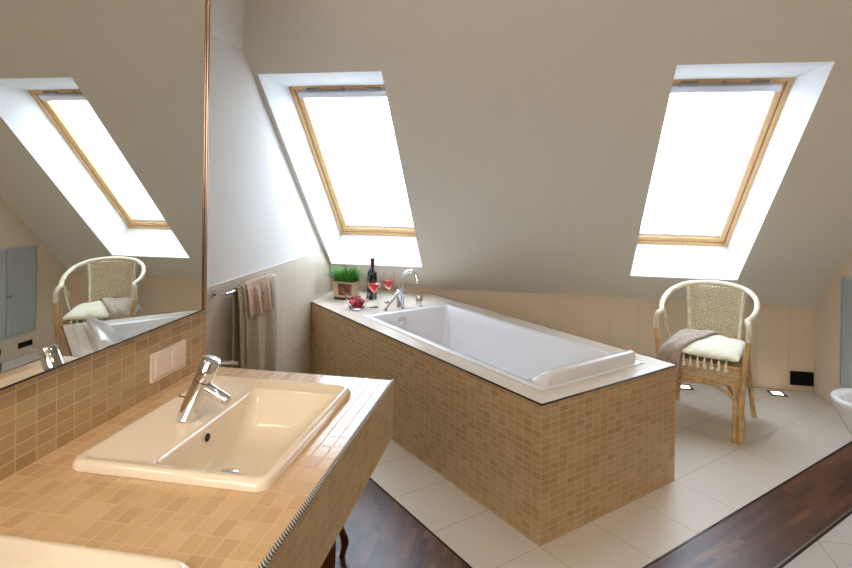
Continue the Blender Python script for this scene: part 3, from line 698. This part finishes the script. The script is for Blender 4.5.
mb.loft([[(x, y, .040 + .62 * ctop(x, y)) for x, y in row] for row in cell], 0, False, False, closed=False)
mb.loft([[(x, y, .040 - .37 * ctop(x, y)) for x, y in row] for row in cell], 0, False, False, closed=False)
mb.build('folded_fleece', 'throw', th_, smooth=True)
for k in range(7):
    x = -.085 + k * .038
    mb = MB(); mb.tube([(x, -.258, .036), (x, -.268, .026), (x, -.2745, .010), (x + .002, -.276, -.002)], [.002, .003, .008, .0065], 8); mb.tube([(x + .002, -.276, 0), (x + .002, -.277, -.018), (x + .001, -.277, -.030)], [.0065, .011, .0125], 8)
    mb.build('tassel', 'throw', th_, smooth=True)
gc = thing('grey_towel', 'taupe grey folded towel draped over the left side of the armchair seat', 'towel', (2.70, -.705, .432), R(-25.5))
def sheet(off, sh):
    rows = []
    ys_ = [.10, .06, .02, -.02, -.06, -.10, -.14, -.18, -.21, -.235, -.255]
    for i, y in enumerate(ys_):
        t = i / (len(ys_) - 1); xl = -.242; xr = .060 - .155 * t ** .8 - sh; row = []
        for k in range(21):
            x = xl + (xr - xl) * k / 20
            z = .040 + .62 * ctop(x, y) + off - .030 * max(0, (-.19 - x) / .05) ** 1.5
            e_ = min(k, 20 - k) / 2; z -= .006 * max(0, 1 - e_) ** 2
            if i == 0: z -= .005
            row.append((x, y, z + .003 * math.sin(k * .9 + i * .5)))
        rows.append(row)
    for j in range(1, 9):
        t = j / 8; xr = -.095 - .012 * t - sh; row = []
        for k in range(21):
            x = -.242 + (xr + .242) * k / 20; z0 = rows[10][k][2]
            row.append((x, -.255 - .033 * min(1, t * 2.6) ** .6 - off * .3 + .004 * math.sin(k * .8), z0 + (-.115 - z0) * t))
        rows.append(row)
    return rows
ra, rb = sheet(.022, 0), sheet(.006, .004)
rb = [[(x, y + (.012 if i > 10 else 0), z) for x, y, z in row] for i, row in enumerate(rb)]
mb = MB(); mb.loft([a + list(reversed(b)) for a, b in zip(ra, rb)]); mb.build('folded_cloth', 'grey', gc, smooth=True)

# ---------------------------------------------------------------- floor lamps, vents, cabinet, bidet, stool
for (x, y), lb in (((2.715, -.11), 'lit square floor light under the rattan armchair'), ((3.335, -.105), 'lit square floor light between the armchair and the black wall vent')):
    t = thing('floor_light', lb, 'floor light', (x, y, 0), 0, 'recessed floor lights along the knee wall')
    mb = MB()
    for a, b, c, d in holed(-.052, .052, -.052, .052, [(-.034, .034, -.034, .034)]): mb.box(a, b, c, d, .0005, .005)
    mb.build('frame', 'lframe', t)
    mb = MB(); mb.box(-.034, .034, -.034, .034, .0005, .0035); mb.build('diffuser', 'lampglow', t)
vt = thing('wall_vent', 'black rectangular vent opening at the foot of the back wall near the right corner', 'vent', (3.534, -.001, .092))
mb = MB(); 
for a, b, c, d in holed(-.076, .074, -.049, .049, [(-.068, .066, -.041, .041)]): mb.box(a, b, -.014, 0, c, d)
mb.build('frame', 'dark_trim', vt)
mb = MB(); mb.box(-.068, .066, -.006, -.001, -.041, .041)
for k in range(6): mb.box(-.068, .066, -.011, -.006, -.036 + k * .0135, -.0335 + k * .0135)
mb.build('grille', 'darkhole', vt)
for h, lb in ((VH[0], 'black slot vent in the right wall below the cabinet doors, nearer the corner'), (VH[1], 'black slot vent in the right wall below the cabinet doors, farther from the corner')):
    t = thing('slot_vent', lb, 'vent', (W, (h[0] + h[1]) / 2, (h[2] + h[3]) / 2), 0, 'slot vents under the cabinet')
    w_, hh = (h[1] - h[0]) / 2, (h[3] - h[2]) / 2
    mb = MB(); mb.box(.03, .06, -w_, w_, -hh, hh)
    for s in (-1, 1): mb.box(.0005, .06, s * w_, s * w_ + .002 * s, -hh, hh); mb.box(.0005, .06, -w_, w_, s * hh, s * hh + .002 * s)
    mb.build('recess', 'darkhole', t)
cb = thing('wall_cabinet', 'cabinet with frosted glass double doors built into the right wall beside the armchair', 'cabinet', (W, (CABH[0] + CABH[1]) / 2, CABH[2]))
cw, chh = (CABH[1] - CABH[0]) / 2, CABH[3] - CABH[2]
mb = MB(); d = .28; mb.box(d, d + .01, -cw, cw, 0, chh); mb.box(.002, d, -cw, -cw + .01, 0, chh); mb.box(.002, d, cw - .01, cw, 0, chh); mb.box(.002, d, -cw, cw, 0, .01); mb.box(.002, d, -cw, cw, chh - .01, chh); mb.build('carcass', 'cabin', cb)
mb = MB(); mb.box(.03, d, -cw + .01, cw - .01, chh * .46, chh * .46 + .018); mb.build('shelf', 'cabin', cb)
for s in (-1, 1):
    a, b = (0.001, cw + .006) if s > 0 else (-cw - .006, -.001)
    mb = MB()
    for p, q, u_, v_ in holed(a, b, -.006, chh + .006, [(a + .016, b - .016, .010, chh - .010)]): mb.box(-.010, .0, p, q, u_, v_)
    dr = mb.build('door', 'alu', cb)
    mb = MB(); mb.box(-.007, -.003, a + .014, b - .014, .008, chh - .008); mb.build('frosted_pane', 'frost', dr)
    mb = MB(); mb.tube([(-.010, .013 * s, chh * .47), (-.024, .013 * s, chh * .47)], [.005, .009], 12); autosmooth(mb.build('knob', 'chrome', dr))

bd = thing('toilet', 'white wall-hung ceramic toilet bowl cut off by the right edge of the photo', 'toilet', (W - .001, -1.315, 0))
mb = MB()
def oval(x0, x1, hw, z, n=32):
    out = []
    for k in range(n):
        a = 2 * PI * k / n; c, s_ = math.cos(a), math.sin(a); cx_ = x0 + .19
        x = cx_ - c * .19 if c > 0 else cx_ + (x1 - cx_) * (abs(c) ** .55)
        out.append((x, hw * s_ * (1 if c > 0 else 1), z))
    return out
x0 = -.480
mb.loft([oval(-.20, -.001, .10, .10), oval(-.31, -.001, .125, .14), oval(-.40, -.001, .145, .22), oval(-.448, -.001, .163, .31), oval(-.472, -.001, .175, .365), oval(x0, -.001, .18, .385), oval(x0, -.001, .18, .398), oval(x0 + .006, -.004, .175, .403),
         oval(x0 + .040, -.12, .138, .400), oval(x0 + .048, -.13, .13, .392), oval(x0 + .07, -.15, .11, .33), oval(x0 + .12, -.2, .07, .25)], 0, True, True)
autosmooth(mb.build('bowl', 'wceramic', bd), 60)

stl = thing('wooden_stool', 'dark red-brown wooden stool with curved legs standing under the vanity counter', 'stool', (.775, -2.56, 0), R(0))
mb = MB(); mb.loft([rrect(-.16, .13, -.17, .17, .03, .40), rrect(-.17, .14, -.18, .18, .035, .41), rrect(-.17, .14, -.18, .18, .035, .43), rrect(-.16, .13, -.17, .17, .03, .438)]); autosmooth(mb.build('seat', 'stool', stl))
for sx_, sy in ((1, 1), (1, -1), (-1, 1), (-1, -1)):
    X_ = .105 if sx_ > 0 else -.13
    mb = MB(); mb.tube(spline([(X_, .13 * sy, .405), (X_ - .002 * sx_, .125 * sy, .30), (X_ - .012 * sx_, .115 * sy, .20), (X_ + .006 * sx_, .12 * sy, .11), (X_ + .016 * sx_, .13 * sy, .06), (X_ + .004 * sx_, .13 * sy, .0)], 6), [.015] * 8 + [.015] * 6 + [.0135] * 6 + [.015] * 6 + [.0115] * 5, 10)
    autosmooth(mb.build('leg', 'stool', stl), 60)
mb = MB(); mb.box(.082, .104, -.10, .075, .0, .405); mb.build('side_panel', 'stool', stl, bevel=.004)

# ---------------------------------------------------------------- lamps and added fills (all behind or above the picture)
def area(name, loc, tgt, size, power, col):
    l = bpy.data.lights.new(name, 'AREA'); l.shape = 'DISK'; l.size = size; l.energy = power; l.color = col
    o = bpy.data.objects.new(name, l); COL.objects.link(o); o.location = loc
    o.rotation_euler = (Vector(tgt) - Vector(loc)).to_track_quat('-Z', 'Y').to_euler(); return o
area('vanity_downlight', (.95, -3.45, 2.55), (.85, -3.4, .8), .12, 3.6, (1, .74, .46))
area('vanity_downlight', (.95, -4.3, 2.55), (.85, -4.2, .8), .12, 2.8, (1, .74, .46))
area('ceiling_fill', (1.7, -4.6, 2.5), (1.9, -3.2, 0), .5, 10, (1, .84, .66))  # warm general fill, added to brighten the room
area('rear_fill', (1.05, -6.0, 1.9), (1.7, -.5, 1.2), 1.2, 33, (1, .98, .95))  # unseen fill added to lift the slope, knee wall and bath front

w = bpy.data.worlds.new('overcast_sky'); SC.world = w; w.use_nodes = True; nt = w.node_tree
bg = nt.nodes['Background']; bg.inputs[0].default_value = (.76, .88, 1, 1); bg.inputs[1].default_value = 10.8

# ---------------------------------------------------------------- camera
cd = bpy.data.cameras.new('camera'); co = bpy.data.objects.new('camera', cd); COL.objects.link(co)
cd.sensor_width = 36; cd.lens = 576.8673 / 852 * 36; cd.shift_y = -(284 - 183.6649) / 852; cd.clip_start = .02
ps, ro, pt = R(-10.4340), R(0.7739), R(-0.2515)
fw = Vector((math.sin(ps) * math.cos(pt), math.cos(ps) * math.cos(pt), math.sin(pt))); rt = Vector((math.cos(ps), -math.sin(ps), 0)); up = rt.cross(fw)
r2 = rt * math.cos(ro) + up * math.sin(ro); u2 = up * math.cos(ro) - rt * math.sin(ro)
mt = Matrix((r2, u2, -fw)).transposed().to_4x4(); mt.translation = (1.5987, -4.5950, 1.4806); co.matrix_world = mt
SC.camera = co
vs = SC.view_settings; vs.view_transform = 'Standard'; vs.look = 'None'; vs.exposure = 0; vs.gamma = 1; vs.use_curve_mapping = False
